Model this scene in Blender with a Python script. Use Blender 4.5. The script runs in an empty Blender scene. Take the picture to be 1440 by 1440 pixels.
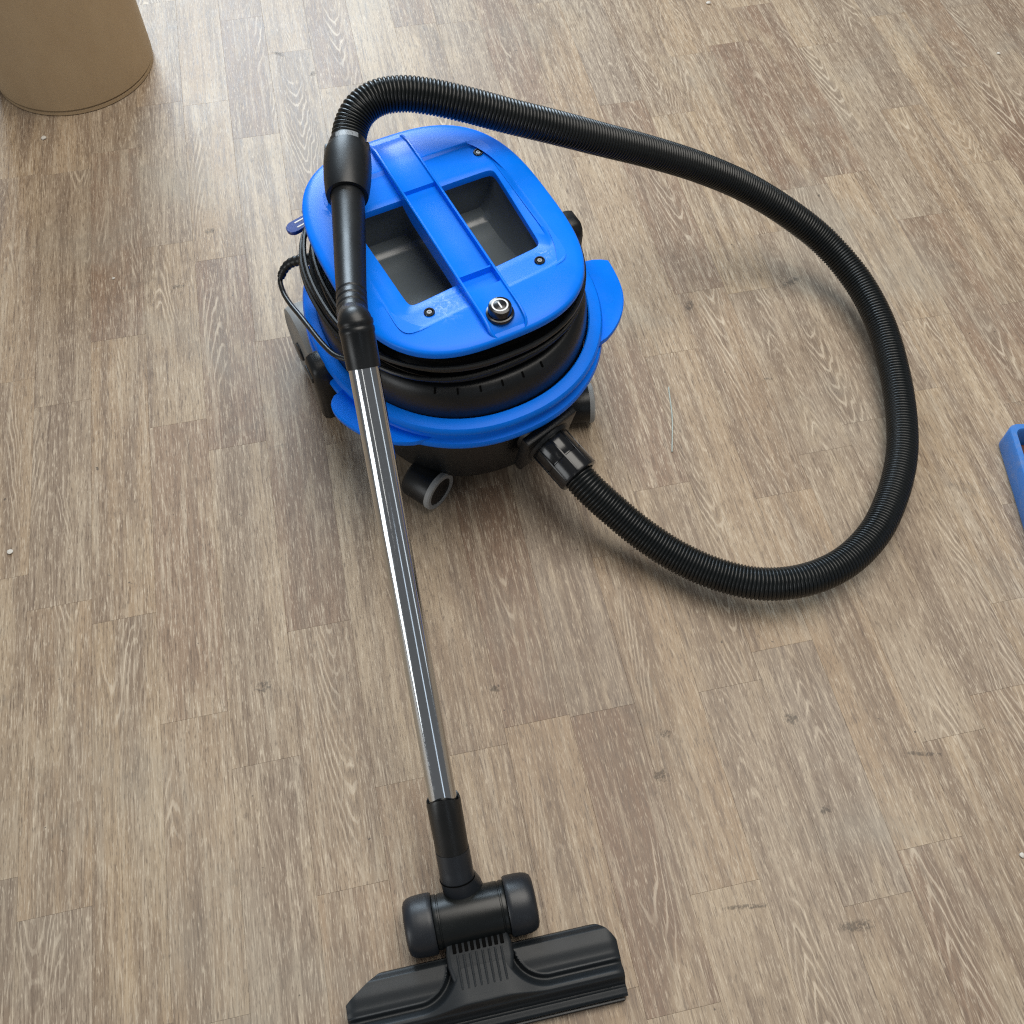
import bpy, bmesh, math, random
from mathutils import Vector, Matrix
random.seed(7)
R = math.radians
sc = bpy.context.scene
COL = sc.collection

# ------------------------------------------------------------------ camera
CAM_H = 1.2
PITCH = R(59.5)
FPX = 1400.0
cam_d = bpy.data.cameras.new('camera')
cam_d.sensor_width = 36.0
cam_d.lens = 36.0 * FPX / 1440.0
cam_d.clip_start = 0.02
cam_d.clip_end = 60
cam = bpy.data.objects.new('camera', cam_d)
COL.objects.link(cam)
cam.location = (0, 0, CAM_H)
cam.rotation_euler = (math.pi / 2 - PITCH, 0, 0)
sc.camera = cam

# ------------------------------------------------------------------ light
world = bpy.data.worlds.new('World')
sc.world = world
world.use_nodes = True
bg = world.node_tree.nodes['Background']
bg.inputs['Color'].default_value = (0.96, 0.97, 1.0, 1)
bg.inputs['Strength'].default_value = 0.15

def area(name, loc, target, sx, sy, power, color):
    l = bpy.data.lights.new(name, 'AREA')
    l.shape = 'RECTANGLE'; l.size = sx; l.size_y = sy
    l.energy = power; l.color = color
    o = bpy.data.objects.new(name, l); COL.objects.link(o)
    o.location = loc
    d = Vector(target) - Vector(loc)
    o.rotation_euler = d.to_track_quat('-Z', 'Y').to_euler()
    return o

area('window_light', (-1.3, 4.6, 2.2), (-0.1, 0.9, 0.0), 1.7, 2.1, 185, (0.72, 0.87, 1.0))
area('door_window_light', (-3.2, -1.9, 1.3), (-0.1, 0.3, 0.3), 1.5, 2.0, 36, (0.96, 0.99, 1.0))
area('narrow_stripe_light', (1.7, -3.0, 1.9), (-0.1, 0.3, 0.3), 0.45, 2.0, 3.6, (0.75, 0.87, 1.0))  # unseen strip lamp added behind the camera for a stripe on the chrome
area('right_stripe_light', (3.2, -0.6, 1.3), (-0.1, 0.6, 0.3), 0.30, 2.0, 2.6, (0.85, 0.93, 1.0))  # thin unseen lamp at the right, added to streak the wand's reflection
area('overhead_stripe_light', (-0.55, -2.3, 2.95), (-0.55, -2.3, 0.0), 0.22, 1.5, 2.0, (1.0, 0.97, 0.92))  # added overhead strip, no known fitting; gives the chrome another stripe
area('overhead_fill_light', (0.5, 1.3, 3.1), (0.2, 1.0, 0.0), 2.6, 2.2, 104, (1.0, 0.95, 0.87))  # broad unseen lamp added as fill, brightens the floor and softens shadows

sc.view_settings.view_transform = 'Standard'
sc.view_settings.look = 'None'
sc.view_settings.exposure = 0.0
sc.view_settings.gamma = 1.0
sc.view_settings.use_curve_mapping = False
sc.render.engine = 'CYCLES'
sc.cycles.use_denoising = False
sc.cycles.filter_width = 1.2

# ------------------------------------------------------------------ helpers
def at(px, py, z=0.0):
    """world point of a photograph pixel at height z (1440 px photograph)"""
    a = (px - 720) / FPX; b = (720 - py) / FPX
    d = math.sin(PITCH) - b * math.cos(PITCH)
    Z = (CAM_H - z) / d
    return Vector((a * Z, Z * (math.cos(PITCH) + b * math.sin(PITCH)), z))

def mobj(name, verts, faces, mat, parent=None, smooth=True, angle=38, M=None, mats=None, fmat=None):
    me = bpy.data.meshes.new(name)
    if M is not None:
        verts = [M @ Vector(v) for v in verts]
    me.from_pydata([tuple(v) for v in verts], [], faces)
    if mats:
        for m in mats: me.materials.append(m)
        if fmat:
            for p, i in zip(me.polygons, fmat): p.material_index = i
    else:
        me.materials.append(mat)
    bm = bmesh.new(); bm.from_mesh(me)
    bmesh.ops.recalc_face_normals(bm, faces=bm.faces)
    bm.to_mesh(me); bm.free()
    if smooth:
        me.shade_smooth()
        me.set_sharp_from_angle(angle=R(angle))
    o = bpy.data.objects.new(name, me)
    COL.objects.link(o)
    if parent is not None:
        o.parent = parent
    return o

def thing(name, label, cat, loc=(0, 0, 0), rz=0, group=None):
    o = bpy.data.objects.new(name, None); COL.objects.link(o)
    o.empty_display_size = 0.05
    o.location = loc; o.rotation_euler = (0, 0, rz)
    o['label'] = label; o['category'] = cat
    if group: o['group'] = group
    return o

def loft(rings, cap0=True, cap1=True, closed=False):
    """rings: lists of equal count of points -> verts, faces"""
    n = len(rings[0]); V = []; F = []
    for r in rings: V += [tuple(p) for p in r]
    k = len(rings)
    for i in range(k if closed else k - 1):
        a = i * n; b = ((i + 1) % k) * n
        for j in range(n):
            j2 = (j + 1) % n
            F.append((a + j, a + j2, b + j2, b + j))
    if not closed:
        if cap0: F.append(tuple(range(n))[::-1])
        if cap1: F.append(tuple(range((k - 1) * n, k * n)))
    return V, F

def rrect(hx, hy, r, z=0.0, k=6):
    pts = []
    for sx, sy, a0 in ((1, 1, 0), (-1, 1, 90), (-1, -1, 180), (1, -1, 270)):
        for i in range(k + 1):
            a = R(a0 + 90 * i / k)
            pts.append((sx * (hx - r) + r * math.cos(a), sy * (hy - r) + r * math.sin(a), z))
    return pts

def sell(a, b, n, N=96, cx=0.0, cy=0.0, z=0.0, angs=None):
    pts = []
    for i in range(len(angs) if angs else N):
        t = angs[i] if angs else 2 * math.pi * i / N
        c, s = math.cos(t), math.sin(t)
        r = (abs(c / a) ** n + abs(s / b) ** n) ** (-1.0 / n)
        pts.append((cx + r * c, cy + r * s, z))
    return pts

def lathe(profile, N=40, M=None):
    """profile list of (r, z) turned about local Z"""
    rings = [[(max(r, 1e-5) * math.cos(2 * math.pi * i / N), max(r, 1e-5) * math.sin(2 * math.pi * i / N), z) for i in range(N)] for r, z in profile]
    V, F = loft(rings)
    if M is not None: V = [M @ Vector(v) for v in V]
    return V, F

def axis_matrix(p, d, up=(0, 0, 1)):
    """matrix that takes local Z to direction d and the origin to p"""
    d = Vector(d).normalized(); u = Vector(up)
    if abs(d.dot(u)) > 0.98: u = Vector((1, 0, 0))
    x = u.cross(d).normalized(); y = d.cross(x)
    m = Matrix((x, y, d)).transposed().to_4x4(); m.translation = Vector(p)
    return m

def rbox(lx, ly, lz, r=0.003, seg=2, M=None):
    bm = bmesh.new(); bmesh.ops.create_cube(bm, size=1)
    for v in bm.verts: v.co = Vector((v.co.x * lx, v.co.y * ly, v.co.z * lz))
    bmesh.ops.bevel(bm, geom=bm.edges[:], offset=min(r, 0.45 * min(lx, ly, lz)), segments=seg, profile=0.5, affect='EDGES')
    V = [v.co.copy() for v in bm.verts]; bm.verts.index_update()
    F = [tuple(v.index for v in f.verts) for f in bm.faces]; bm.free()
    if M is not None: V = [M @ v for v in V]
    return V, F

def merge(*parts):
    V = []; F = []
    for v, f in parts:
        k = len(V); V += list(v); F += [tuple(i + k for i in q) for q in f]
    return V, F

def spline(ctrl, step):
    """Catmull-Rom through ctrl, resampled at equal arc length"""
    P = [Vector(p) for p in ctrl]
    P = [P[0] * 2 - P[1]] + P + [P[-1] * 2 - P[-2]]
    pts = []
    for i in range(1, len(P) - 2):
        p0, p1, p2, p3 = P[i - 1], P[i], P[i + 1], P[i + 2]
        t01 = max((p1 - p0).length ** 0.5, 1e-5); t12 = max((p2 - p1).length ** 0.5, 1e-5); t23 = max((p3 - p2).length ** 0.5, 1e-5)
        m1 = (p2 - p1) + t12 * ((p1 - p0) / t01 - (p2 - p0) / (t01 + t12))
        m2 = (p2 - p1) + t12 * ((p3 - p2) / t23 - (p3 - p1) / (t12 + t23))
        for k in range(24):
            t = k / 24
            pts.append(p1 * (2 * t**3 - 3 * t**2 + 1) + m1 * (t**3 - 2 * t**2 + t) + p2 * (-2 * t**3 + 3 * t**2) + m2 * (t**3 - t**2))
    pts.append(P[-2])
    L = [0.0]
    for a, b in zip(pts, pts[1:]): L.append(L[-1] + (b - a).length)
    n = max(2, int(round(L[-1] / step)))
    out = []; j = 0
    for i in range(n + 1):
        s = L[-1] * i / n
        while j < len(L) - 2 and L[j + 1] < s: j += 1
        f = (s - L[j]) / max(L[j + 1] - L[j], 1e-9)
        out.append(pts[j].lerp(pts[j + 1], min(max(f, 0), 1)))
    return out, L[-1]

def sweep(path, rad, N=20, caps=True):
    """tube along path; rad(i) gives the radius"""
    rings = []
    x = None
    for i, p in enumerate(path):
        d = (path[min(i + 1, len(path) - 1)] - path[max(i - 1, 0)]).normalized()
        if x is None:
            u = Vector((0, 0, 1)) if abs(d.z) < 0.9 else Vector((1, 0, 0))
            x = u.cross(d).normalized()
        else:
            x = (x - d * x.dot(d)).normalized()
        y = d.cross(x); r = rad(i)
        rings.append([p + (x * math.cos(2 * math.pi * k / N) + y * math.sin(2 * math.pi * k / N)) * r for k in range(N)])
    return loft(rings, caps, caps)

# ------------------------------------------------------------------ materials
def nmat(name):
    m = bpy.data.materials.new(name); m.use_nodes = True
    nt = m.node_tree
    return m, nt, nt.nodes['Principled BSDF'], nt.links

def node(nt, t, **kw):
    n = nt.nodes.new(t)
    for k, v in kw.items(): setattr(n, k, v)
    return n

def plastic(name, col, rough, var=0.06, bump=0.02, bscale=900, spec=0.5, dust=0.0):
    m, nt, b, L = nmat(name)
    tc = node(nt, 'ShaderNodeTexCoord')
    nz = node(nt, 'ShaderNodeTexNoise'); nz.inputs['Scale'].default_value = 14; nz.inputs['Detail'].default_value = 6
    L.new(tc.outputs['Object'], nz.inputs['Vector'])
    mr = node(nt, 'ShaderNodeMapRange'); mr.inputs[1].default_value = 0.3; mr.inputs[2].default_value = 0.7
    mr.inputs[3].default_value = rough - var; mr.inputs[4].default_value = rough + var
    L.new(nz.outputs['Fac'], mr.inputs[0]); L.new(mr.outputs[0], b.inputs['Roughness'])
    fine = node(nt, 'ShaderNodeTexNoise'); fine.inputs['Scale'].default_value = bscale; fine.inputs['Detail'].default_value = 2
    L.new(tc.outputs['Object'], fine.inputs['Vector'])
    bp = node(nt, 'ShaderNodeBump'); bp.inputs['Strength'].default_value = bump; bp.inputs['Distance'].default_value = 0.001
    L.new(fine.outputs['Fac'], bp.inputs['Height']); L.new(bp.outputs['Normal'], b.inputs['Normal'])
    mx = node(nt, 'ShaderNodeMix', data_type='RGBA')
    mx.inputs[6].default_value = (*[c * 0.88 for c in col], 1); mx.inputs[7].default_value = (*[min(c * 1.1, 1) for c in col], 1)
    L.new(nz.outputs['Fac'], mx.inputs[0])
    out = mx.outputs[2]
    if dust > 0:
        dn = node(nt, 'ShaderNodeTexNoise'); dn.inputs['Scale'].default_value = 60; dn.inputs['Detail'].default_value = 8; dn.inputs['Roughness'].default_value = 0.75
        L.new(tc.outputs['Object'], dn.inputs['Vector'])
        dr = node(nt, 'ShaderNodeMapRange'); dr.inputs[1].default_value = 0.5; dr.inputs[2].default_value = 0.85; dr.inputs[3].default_value = 0; dr.inputs[4].default_value = dust
        L.new(dn.outputs['Fac'], dr.inputs[0])
        m2 = node(nt, 'ShaderNodeMix', data_type='RGBA'); m2.inputs[7].default_value = (0.30, 0.28, 0.25, 1)
        L.new(dr.outputs[0], m2.inputs[0]); L.new(out, m2.inputs[6]); out = m2.outputs[2]
    L.new(out, b.inputs['Base Color'])
    b.inputs['Specular IOR Level'].default_value = spec
    return m

M_BLUE = plastic('blue_plastic', (0.0006, 0.178, 0.88), 0.36, 0.05, 0.012, 700, 0.13, 0.04)
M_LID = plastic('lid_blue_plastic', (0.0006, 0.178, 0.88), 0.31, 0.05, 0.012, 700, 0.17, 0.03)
M_DBLUE = plastic('dark_blue_plastic', (0.004, 0.03, 0.22), 0.3, 0.05, 0.01)
M_BLACK = plastic('black_plastic', (0.0055, 0.0070, 0.0085), 0.38, 0.06, 0.05, 1400, 0.42, 0.012)
M_MATTE = plastic('matte_charcoal_plastic', (0.0085, 0.0120, 0.0155), 0.52, 0.05, 0.10, 1600, 0.45, 0.012)
M_GLOSS = plastic('glossy_black_plastic', (0.008, 0.009, 0.011), 0.20, 0.05, 0.012, 500, 0.5, 0.02)
M_RUB = plastic('black_rubber', (0.006, 0.007, 0.0075), 0.36, 0.06, 0.03, 1200, 0.5, 0.01)
M_HOSE = plastic('hose_plastic', (0.006, 0.0078, 0.0085), 0.33, 0.06, 0.02, 900, 0.36, 0.01)
M_DGREY = plastic('dark_grey_plastic', (0.011, 0.014, 0.019), 0.42, 0.06, 0.08, 1500, 0.5, 0.012)
M_RECESS = plastic('recess_grey_plastic', (0.085, 0.102, 0.112), 0.30, 0.05, 0.03, 1200, 0.6, 0.01)
M_GREY = plastic('grey_plastic', (0.30, 0.31, 0.31), 0.5, 0.05, 0.03, 900, 0.4, 0.06)
M_WHEEL = plastic('wheel_grey_plastic', (0.25, 0.255, 0.25), 0.5, 0.06, 0.06, 900, 0.4, 0.1)
M_CRUMB = plastic('crumb', (0.55, 0.52, 0.47), 0.7, 0.02, 0.2)
M_WHITE = plastic('white_print', (0.75, 0.76, 0.76), 0.5, 0.02, 0.0)
M_LINER = plastic('red_brown_lining', (0.09, 0.026, 0.012), 0.5, 0.1, 0.1, 300)
M_DARK = plastic('dark_gap', (0.002, 0.002, 0.002), 0.7, 0.02, 0.0, 900, 0.05)
M_STEEL = plastic('screw_steel', (0.25, 0.25, 0.26), 0.35, 0.05, 0.0)
M_STEEL.node_tree.nodes['Principled BSDF'].inputs['Metallic'].default_value = 0.9

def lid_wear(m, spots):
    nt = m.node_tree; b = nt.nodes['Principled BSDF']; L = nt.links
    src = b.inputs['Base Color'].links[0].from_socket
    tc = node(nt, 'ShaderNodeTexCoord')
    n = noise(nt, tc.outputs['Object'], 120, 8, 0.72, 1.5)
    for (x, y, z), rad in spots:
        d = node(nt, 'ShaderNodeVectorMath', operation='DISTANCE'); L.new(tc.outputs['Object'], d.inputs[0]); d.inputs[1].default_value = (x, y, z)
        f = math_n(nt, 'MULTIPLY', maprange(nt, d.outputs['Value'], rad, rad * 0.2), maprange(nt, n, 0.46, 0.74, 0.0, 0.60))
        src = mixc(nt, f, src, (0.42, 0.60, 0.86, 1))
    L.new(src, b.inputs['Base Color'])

def chrome():
    m, nt, b, L = nmat('chrome')
    b.inputs['Base Color'].default_value = (0.60, 0.63, 0.65, 1); b.inputs['Metallic'].default_value = 1.0
    tc = node(nt, 'ShaderNodeTexCoord'); mp = node(nt, 'ShaderNodeMapping'); mp.inputs['Scale'].default_value = (60, 60, 12)
    nz = node(nt, 'ShaderNodeTexNoise'); nz.inputs['Scale'].default_value = 4; nz.inputs['Detail'].default_value = 8; nz.inputs['Roughness'].default_value = 0.7
    L.new(tc.outputs['Object'], mp.inputs[0]); L.new(mp.outputs[0], nz.inputs['Vector'])
    mr = node(nt, 'ShaderNodeMapRange'); mr.inputs[1].default_value = 0.35; mr.inputs[2].default_value = 0.8; mr.inputs[3].default_value = 0.05; mr.inputs[4].default_value = 0.22
    L.new(nz.outputs['Fac'], mr.inputs[0]); L.new(mr.outputs[0], b.inputs['Roughness'])
    return m
M_CHROME = chrome()

def cardboard():
    m, nt, b, L = nmat('brown_fibreboard')
    tc = node(nt, 'ShaderNodeTexCoord'); mp = node(nt, 'ShaderNodeMapping'); mp.inputs['Scale'].default_value = (5, 5, 3)
    nz = node(nt, 'ShaderNodeTexNoise'); nz.inputs['Scale'].default_value = 3; nz.inputs['Detail'].default_value = 9; nz.inputs['Roughness'].default_value = 0.7
    L.new(tc.outputs['Object'], mp.inputs[0]); L.new(mp.outputs[0], nz.inputs['Vector'])
    cr = node(nt, 'ShaderNodeValToRGB')
    cr.color_ramp.elements[0].position = 0.3; cr.color_ramp.elements[0].color = (0.35, 0.25, 0.145, 1)
    cr.color_ramp.elements[1].position = 0.75; cr.color_ramp.elements[1].color = (0.41, 0.305, 0.185, 1)
    L.new(nz.outputs['Fac'], cr.inputs[0]); L.new(cr.outputs[0], b.inputs['Base Color'])
    b.inputs['Roughness'].default_value = 0.6
    bp = node(nt, 'ShaderNodeBump'); bp.inputs['Strength'].default_value = 0.15; bp.inputs['Distance'].default_value = 0.001
    L.new(nz.outputs['Fac'], bp.inputs['Height']); L.new(bp.outputs['Normal'], b.inputs['Normal'])
    return m
M_CARD = cardboard()

def math_n(nt, op, a=None, b=None, c=None):
    n = node(nt, 'ShaderNodeMath', operation=op)
    for i, v in enumerate((a, b, c)):
        if v is None: continue
        if isinstance(v, (int, float)): n.inputs[i].default_value = v
        else: nt.links.new(v, n.inputs[i])
    return n.outputs[0]

def mixc(nt, fac, a, b, blend='MIX'):
    n = node(nt, 'ShaderNodeMix', data_type='RGBA', blend_type=blend)
    for i, v in ((0, fac), (6, a), (7, b)):
        if isinstance(v, (int, float)): n.inputs[i].default_value = v
        elif isinstance(v, tuple): n.inputs[i].default_value = v
        else: nt.links.new(v, n.inputs[i])
    return n.outputs[2]

def noise(nt, vec, scale, detail=4, rough=0.55, dist=0.0):
    n = node(nt, 'ShaderNodeTexNoise')
    n.inputs['Scale'].default_value = scale; n.inputs['Detail'].default_value = detail
    n.inputs['Roughness'].default_value = rough; n.inputs['Distortion'].default_value = dist
    nt.links.new(vec, n.inputs['Vector'])
    return n.outputs['Fac']

def maprange(nt, v, a, b, c=0.0, d=1.0, smooth=True):
    n = node(nt, 'ShaderNodeMapRange'); n.interpolation_type = 'SMOOTHSTEP' if smooth else 'LINEAR'
    nt.links.new(v, n.inputs[0])
    for i, x in zip((1, 2, 3, 4), (a, b, c, d)): n.inputs[i].default_value = x
    return n.outputs[0]

def wood():
    m, nt, b, L = nmat('limed_oak_floor')
    tc = node(nt, 'ShaderNodeTexCoord'); oi = node(nt, 'ShaderNodeObjectInfo'); geo = node(nt, 'ShaderNodeNewGeometry')
    wn = node(nt, 'ShaderNodeTexWhiteNoise', noise_dimensions='1D'); L.new(oi.outputs['Random'], wn.inputs['W'])
    sep = node(nt, 'ShaderNodeSeparateColor'); L.new(wn.outputs['Color'], sep.inputs[0])
    r1, r2, r3 = sep.outputs
    off = node(nt, 'ShaderNodeCombineXYZ')
    L.new(math_n(nt, 'MULTIPLY', r1, 43.0), off.inputs[0]); L.new(math_n(nt, 'MULTIPLY', r2, 71.0), off.inputs[1]); L.new(math_n(nt, 'MULTIPLY', r3, 29.0), off.inputs[2])
    add = node(nt, 'ShaderNodeVectorMath', operation='ADD'); L.new(tc.outputs['Object'], add.inputs[0]); L.new(off.outputs[0], add.inputs[1])
    P = add.outputs[0]
    def scaled(vec, s):
        mp = node(nt, 'ShaderNodeVectorMath', operation='MULTIPLY'); L.new(vec, mp.inputs[0]); mp.inputs[1].default_value = s
        return mp.outputs[0]
    so = node(nt, 'ShaderNodeSeparateXYZ'); L.new(tc.outputs['Object'], so.inputs[0])
    warp = noise(nt, scaled(P, (14, 3.0, 1)), 1.0, 3, 0.55)
    warp2 = noise(nt, scaled(P, (90, 16, 1)), 1.0, 3, 0.6)
    cx = math_n(nt, 'MULTIPLY_ADD', r2, 0.060, -0.030)
    xx = math_n(nt, 'ADD', math_n(nt, 'SUBTRACT', so.outputs[0], cx), math_n(nt, 'MULTIPLY_ADD', warp, 0.034, -0.017))
    bend = math_n(nt, 'MULTIPLY', math_n(nt, 'POWER', math_n(nt, 'ABSOLUTE', xx), 1.55), 34.0)
    sgn = math_n(nt, 'MULTIPLY_ADD', math_n(nt, 'GREATER_THAN', r3, 0.45), 2.0, -1.0)
    yy = math_n(nt, 'MULTIPLY', so.outputs[1], sgn)
    phr = math_n(nt, 'ADD', math_n(nt, 'ADD', yy, bend), math_n(nt, 'ADD', math_n(nt, 'MULTIPLY', warp, 0.16), math_n(nt, 'MULTIPLY', warp2, 0.030)))
    ph = math_n(nt, 'MULTIPLY', phr, math_n(nt, 'MULTIPLY_ADD', r1, 110.0, 120.0))
    ring = math_n(nt, 'MULTIPLY_ADD', math_n(nt, 'SINE', ph), 0.5, 0.5)
    line = maprange(nt, ring, 0.80, 0.99)
    ringamt = maprange(nt, noise(nt, scaled(P, (17, 3.2, 1)), 1.0, 3, 0.6), 0.53, 0.66)
    near = maprange(nt, math_n(nt, 'ABSOLUTE', xx), 0.040, 0.018, 0.15, 1.0)
    ringamt = math_n(nt, 'MULTIPLY', ringamt, near)
    # --- pores and fibres
    fib = noise(nt, scaled(P, (520, 26, 1)), 1.0, 3, 0.7)
    fib2 = noise(nt, scaled(P, (640, 75, 1)), 1.0, 2, 0.6)
    fib3 = noise(nt, scaled(P, (130, 4.5, 1)), 1.0, 5, 0.65)
    band = noise(nt, scaled(P, (30, 1.5, 1)), 1.0, 4, 0.55)
    # --- base colour of the strip
    cr = node(nt, 'ShaderNodeValToRGB'); L.new(r1, cr.inputs[0])
    e = cr.color_ramp.elements
    e[0].position = 0.0; e[0].color = (0.205, 0.138, 0.098, 1)
    e[1].position = 1.0; e[1].color = (0.385, 0.315, 0.235, 1)
    for p, c in ((0.2, (0.260, 0.185, 0.130, 1)), (0.4, (0.355, 0.272, 0.185, 1)), (0.6, (0.270, 0.220, 0.175, 1)), (0.8, (0.330, 0.245, 0.165, 1))):
        k = e.new(p); k.color = c
    base = cr.outputs[0]
    base = mixc(nt, maprange(nt, band, 0.42, 0.60, 0.0, 0.70), base, (0.195, 0.145, 0.108, 1))
    patch = noise(nt, scaled(P, (20, 5, 1)), 1.0, 3, 0.5)
    base = mixc(nt, maprange(nt, patch, 0.52, 0.68, 0.0, 0.55), base, (0.415, 0.335, 0.240, 1))
    base = mixc(nt, maprange(nt, fib3, 0.50, 0.66, 0.0, 0.60), base, (0.43, 0.365, 0.285, 1))
    base = mixc(nt, maprange(nt, fib3, 0.48, 0.34, 0.0, 0.45), base, (0.165, 0.120, 0.090, 1))
    base = mixc(nt, maprange(nt, fib, 0.54, 0.68, 0.0, 0.62), base, (0.56, 0.49, 0.395, 1))
    base = mixc(nt, maprange(nt, fib, 0.46, 0.33, 0.0, 0.62), base, (0.105, 0.074, 0.054, 1))
    base = mixc(nt, maprange(nt, fib2, 0.57, 0.72, 0.0, 0.55), base, (0.60, 0.53, 0.43, 1))
    base = mixc(nt, maprange(nt, fib2, 0.43, 0.30, 0.0, 0.60), base, (0.10, 0.072, 0.054, 1))
    base = mixc(nt, math_n(nt, 'MULTIPLY', maprange(nt, ring, 0.55, 0.05, 0.0, 0.42), ringamt), base, (0.155, 0.116, 0.088, 1))
    base = mixc(nt, math_n(nt, 'MULTIPLY', line, math_n(nt, 'MULTIPLY', ringamt, 0.50)), base, (0.62, 0.55, 0.45, 1))
    # --- wear and dirt, on the floor as a whole
    W = geo.outputs['Position']
    worn = maprange(nt, noise(nt, W, 2.6, 5, 0.6, 0.4), 0.50, 0.72, 0.0, 0.42)
    base = mixc(nt, worn, base, (0.300, 0.285, 0.250, 1))
    grime = maprange(nt, noise(nt, W, 7.5, 8, 0.72, 0.8), 0.57, 0.76, 0.0, 0.45)
    base = mixc(nt, grime, base, (0.095, 0.088, 0.078, 1))
    speck = maprange(nt, noise(nt, W, 75, 3, 0.5), 0.735, 0.77, 0.0, 0.75)
    base = mixc(nt, speck, base, (0.05, 0.042, 0.036, 1))
    mp = node(nt, 'ShaderNodeMapping'); mp.inputs['Rotation'].default_value = (0, 0, R(12)); mp.inputs['Scale'].default_value = (9, 130, 1); L.new(W, mp.inputs[0])
    scr = math_n(nt, 'MULTIPLY', maprange(nt, noise(nt, mp.outputs[0], 1.0, 3, 0.6, 0.3), 0.735, 0.79, 0.0, 0.65), maprange(nt, noise(nt, W, 5.0, 3), 0.45, 0.6))
    base = mixc(nt, scr, base, (0.07, 0.058, 0.048, 1))
    base = mixc(nt, 1.0, base, (1.0, 0.965, 0.912, 1), 'MULTIPLY')
    L.new(base, b.inputs['Base Color'])
    ro = math_n(nt, 'ADD', maprange(nt, fib, 0.3, 0.7, 0.38, 0.48), math_n(nt, 'MULTIPLY', noise(nt, W, 6, 5, 0.6), 0.12))
    L.new(ro, b.inputs['Roughness'])
    b.inputs['Specular IOR Level'].default_value = 0.45
    bp = node(nt, 'ShaderNodeBump'); bp.inputs['Strength'].default_value = 0.35; bp.inputs['Distance'].default_value = 0.0006
    h = math_n(nt, 'ADD', math_n(nt, 'MULTIPLY', fib, 0.6), math_n(nt, 'MULTIPLY', fib2, 0.4))
    L.new(h, bp.inputs['Height']); L.new(bp.outputs['Normal'], b.inputs['Normal'])
    return m
M_WOOD = wood()

def scuffmat():
    m, nt, b, L = nmat('dark_scuff')
    b.inputs['Base Color'].default_value = (0.045, 0.043, 0.042, 1); b.inputs['Roughness'].default_value = 0.6
    tc = node(nt, 'ShaderNodeTexCoord')
    geo = node(nt, 'ShaderNodeNewGeometry')
    g = node(nt, 'ShaderNodeTexGradient', gradient_type='SPHERICAL')
    L.new(tc.outputs['Object'], g.inputs['Vector'])
    n = maprange(nt, noise(nt, geo.outputs['Position'], 190, 6, 0.8, 0.6), 0.36, 0.62)
    a = math_n(nt, 'MULTIPLY', g.outputs['Fac'], math_n(nt, 'MULTIPLY', n, 2.0))
    L.new(maprange(nt, a, 0.28, 0.85, 0.0, 0.34), b.inputs['Alpha'])
    return m
M_SCUFF = scuffmat()

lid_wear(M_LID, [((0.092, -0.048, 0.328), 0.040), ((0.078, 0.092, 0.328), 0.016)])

# ------------------------------------------------------------------ floor
TH = R(12.2)
ca, sa = math.cos(TH), math.sin(TH)
def fl(xp, yp):                          # floor frame (across, along) -> world
    return (xp * ca - yp * sa, xp * sa + yp * ca)
def fr(v):
    return (v.x * ca + v.y * sa, -v.x * sa + v.y * ca)

V = [(-4, -2, -0.006), (4, -2, -0.006), (4, 6, -0.006), (-4, 6, -0.006)]
floor = mobj('floor', V, [(0, 1, 2, 3)], M_WOOD, smooth=False)
floor['kind'] = 'structure'
floor['label'] = 'scuffed greyish brown oak plank floor'
PITCHW = 0.0833; X0 = -0.509
known = {0: [(85, 568), (90, 850)], 1: [(150, 874)], 2: [(240, 597), (245, 1015)], 3: [(350, 624), (335, 1080)], 5: [(540, 1105)]}
GAP = 0.00007
corner = [fr(at(x, y)) for x, y in ((0, 0), (1440, 0), (1440, 1440), (0, 1440))]
rnd = random.Random(11)
count = 0
for k in range(-9, 26):
    xa = X0 + k * PITCHW
    ends = []
    if k in known:
        ends = sorted(fr(at(*p))[1] for p in known[k])
    else:
        ends = [rnd.uniform(0.0, 0.42)]
    while ends[0] > -0.35: ends.insert(0, ends[0] - rnd.uniform(0.30, 0.52))
    while ends[-1] < 2.35: ends.append(ends[-1] + rnd.uniform(0.30, 0.52))
    for ya, yb in zip(ends, ends[1:]):
        cx, cy = xa + PITCHW / 2, (ya + yb) / 2
        # keep what the photograph shows, with a margin around it
        wx, wy = fl(cx, cy)
        lim = 0.62 + 0.30 * max(wy, 0.0)
        if wy < -0.25 or wy > 2.35 or abs(wx) > lim + 0.28: continue
        if count >= 300: continue
        hx, hy = PITCHW / 2 - GAP, (yb - ya) / 2 - GAP
        bv = 0.00014
        Vp = []
        for (sx, sy, z) in ((hx, hy, -0.005), (hx, hy, -bv), (hx - bv, hy - bv, 0.0)):
            Vp += [(-sx, -sy, z), (sx, -sy, z), (sx, sy, z), (-sx, sy, z)]
        F = [(8, 9, 10, 11)]
        for a in (0, 4):
            for j in range(4): F.append((a + j, a + (j + 1) % 4, a + 4 + (j + 1) % 4, a + 4 + j))
        o = mobj('plank', Vp, F, M_WOOD, floor, smooth=False)
        o.location = (wx, wy, 0); o.rotation_euler = (0, 0, TH)
        count += 1

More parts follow.
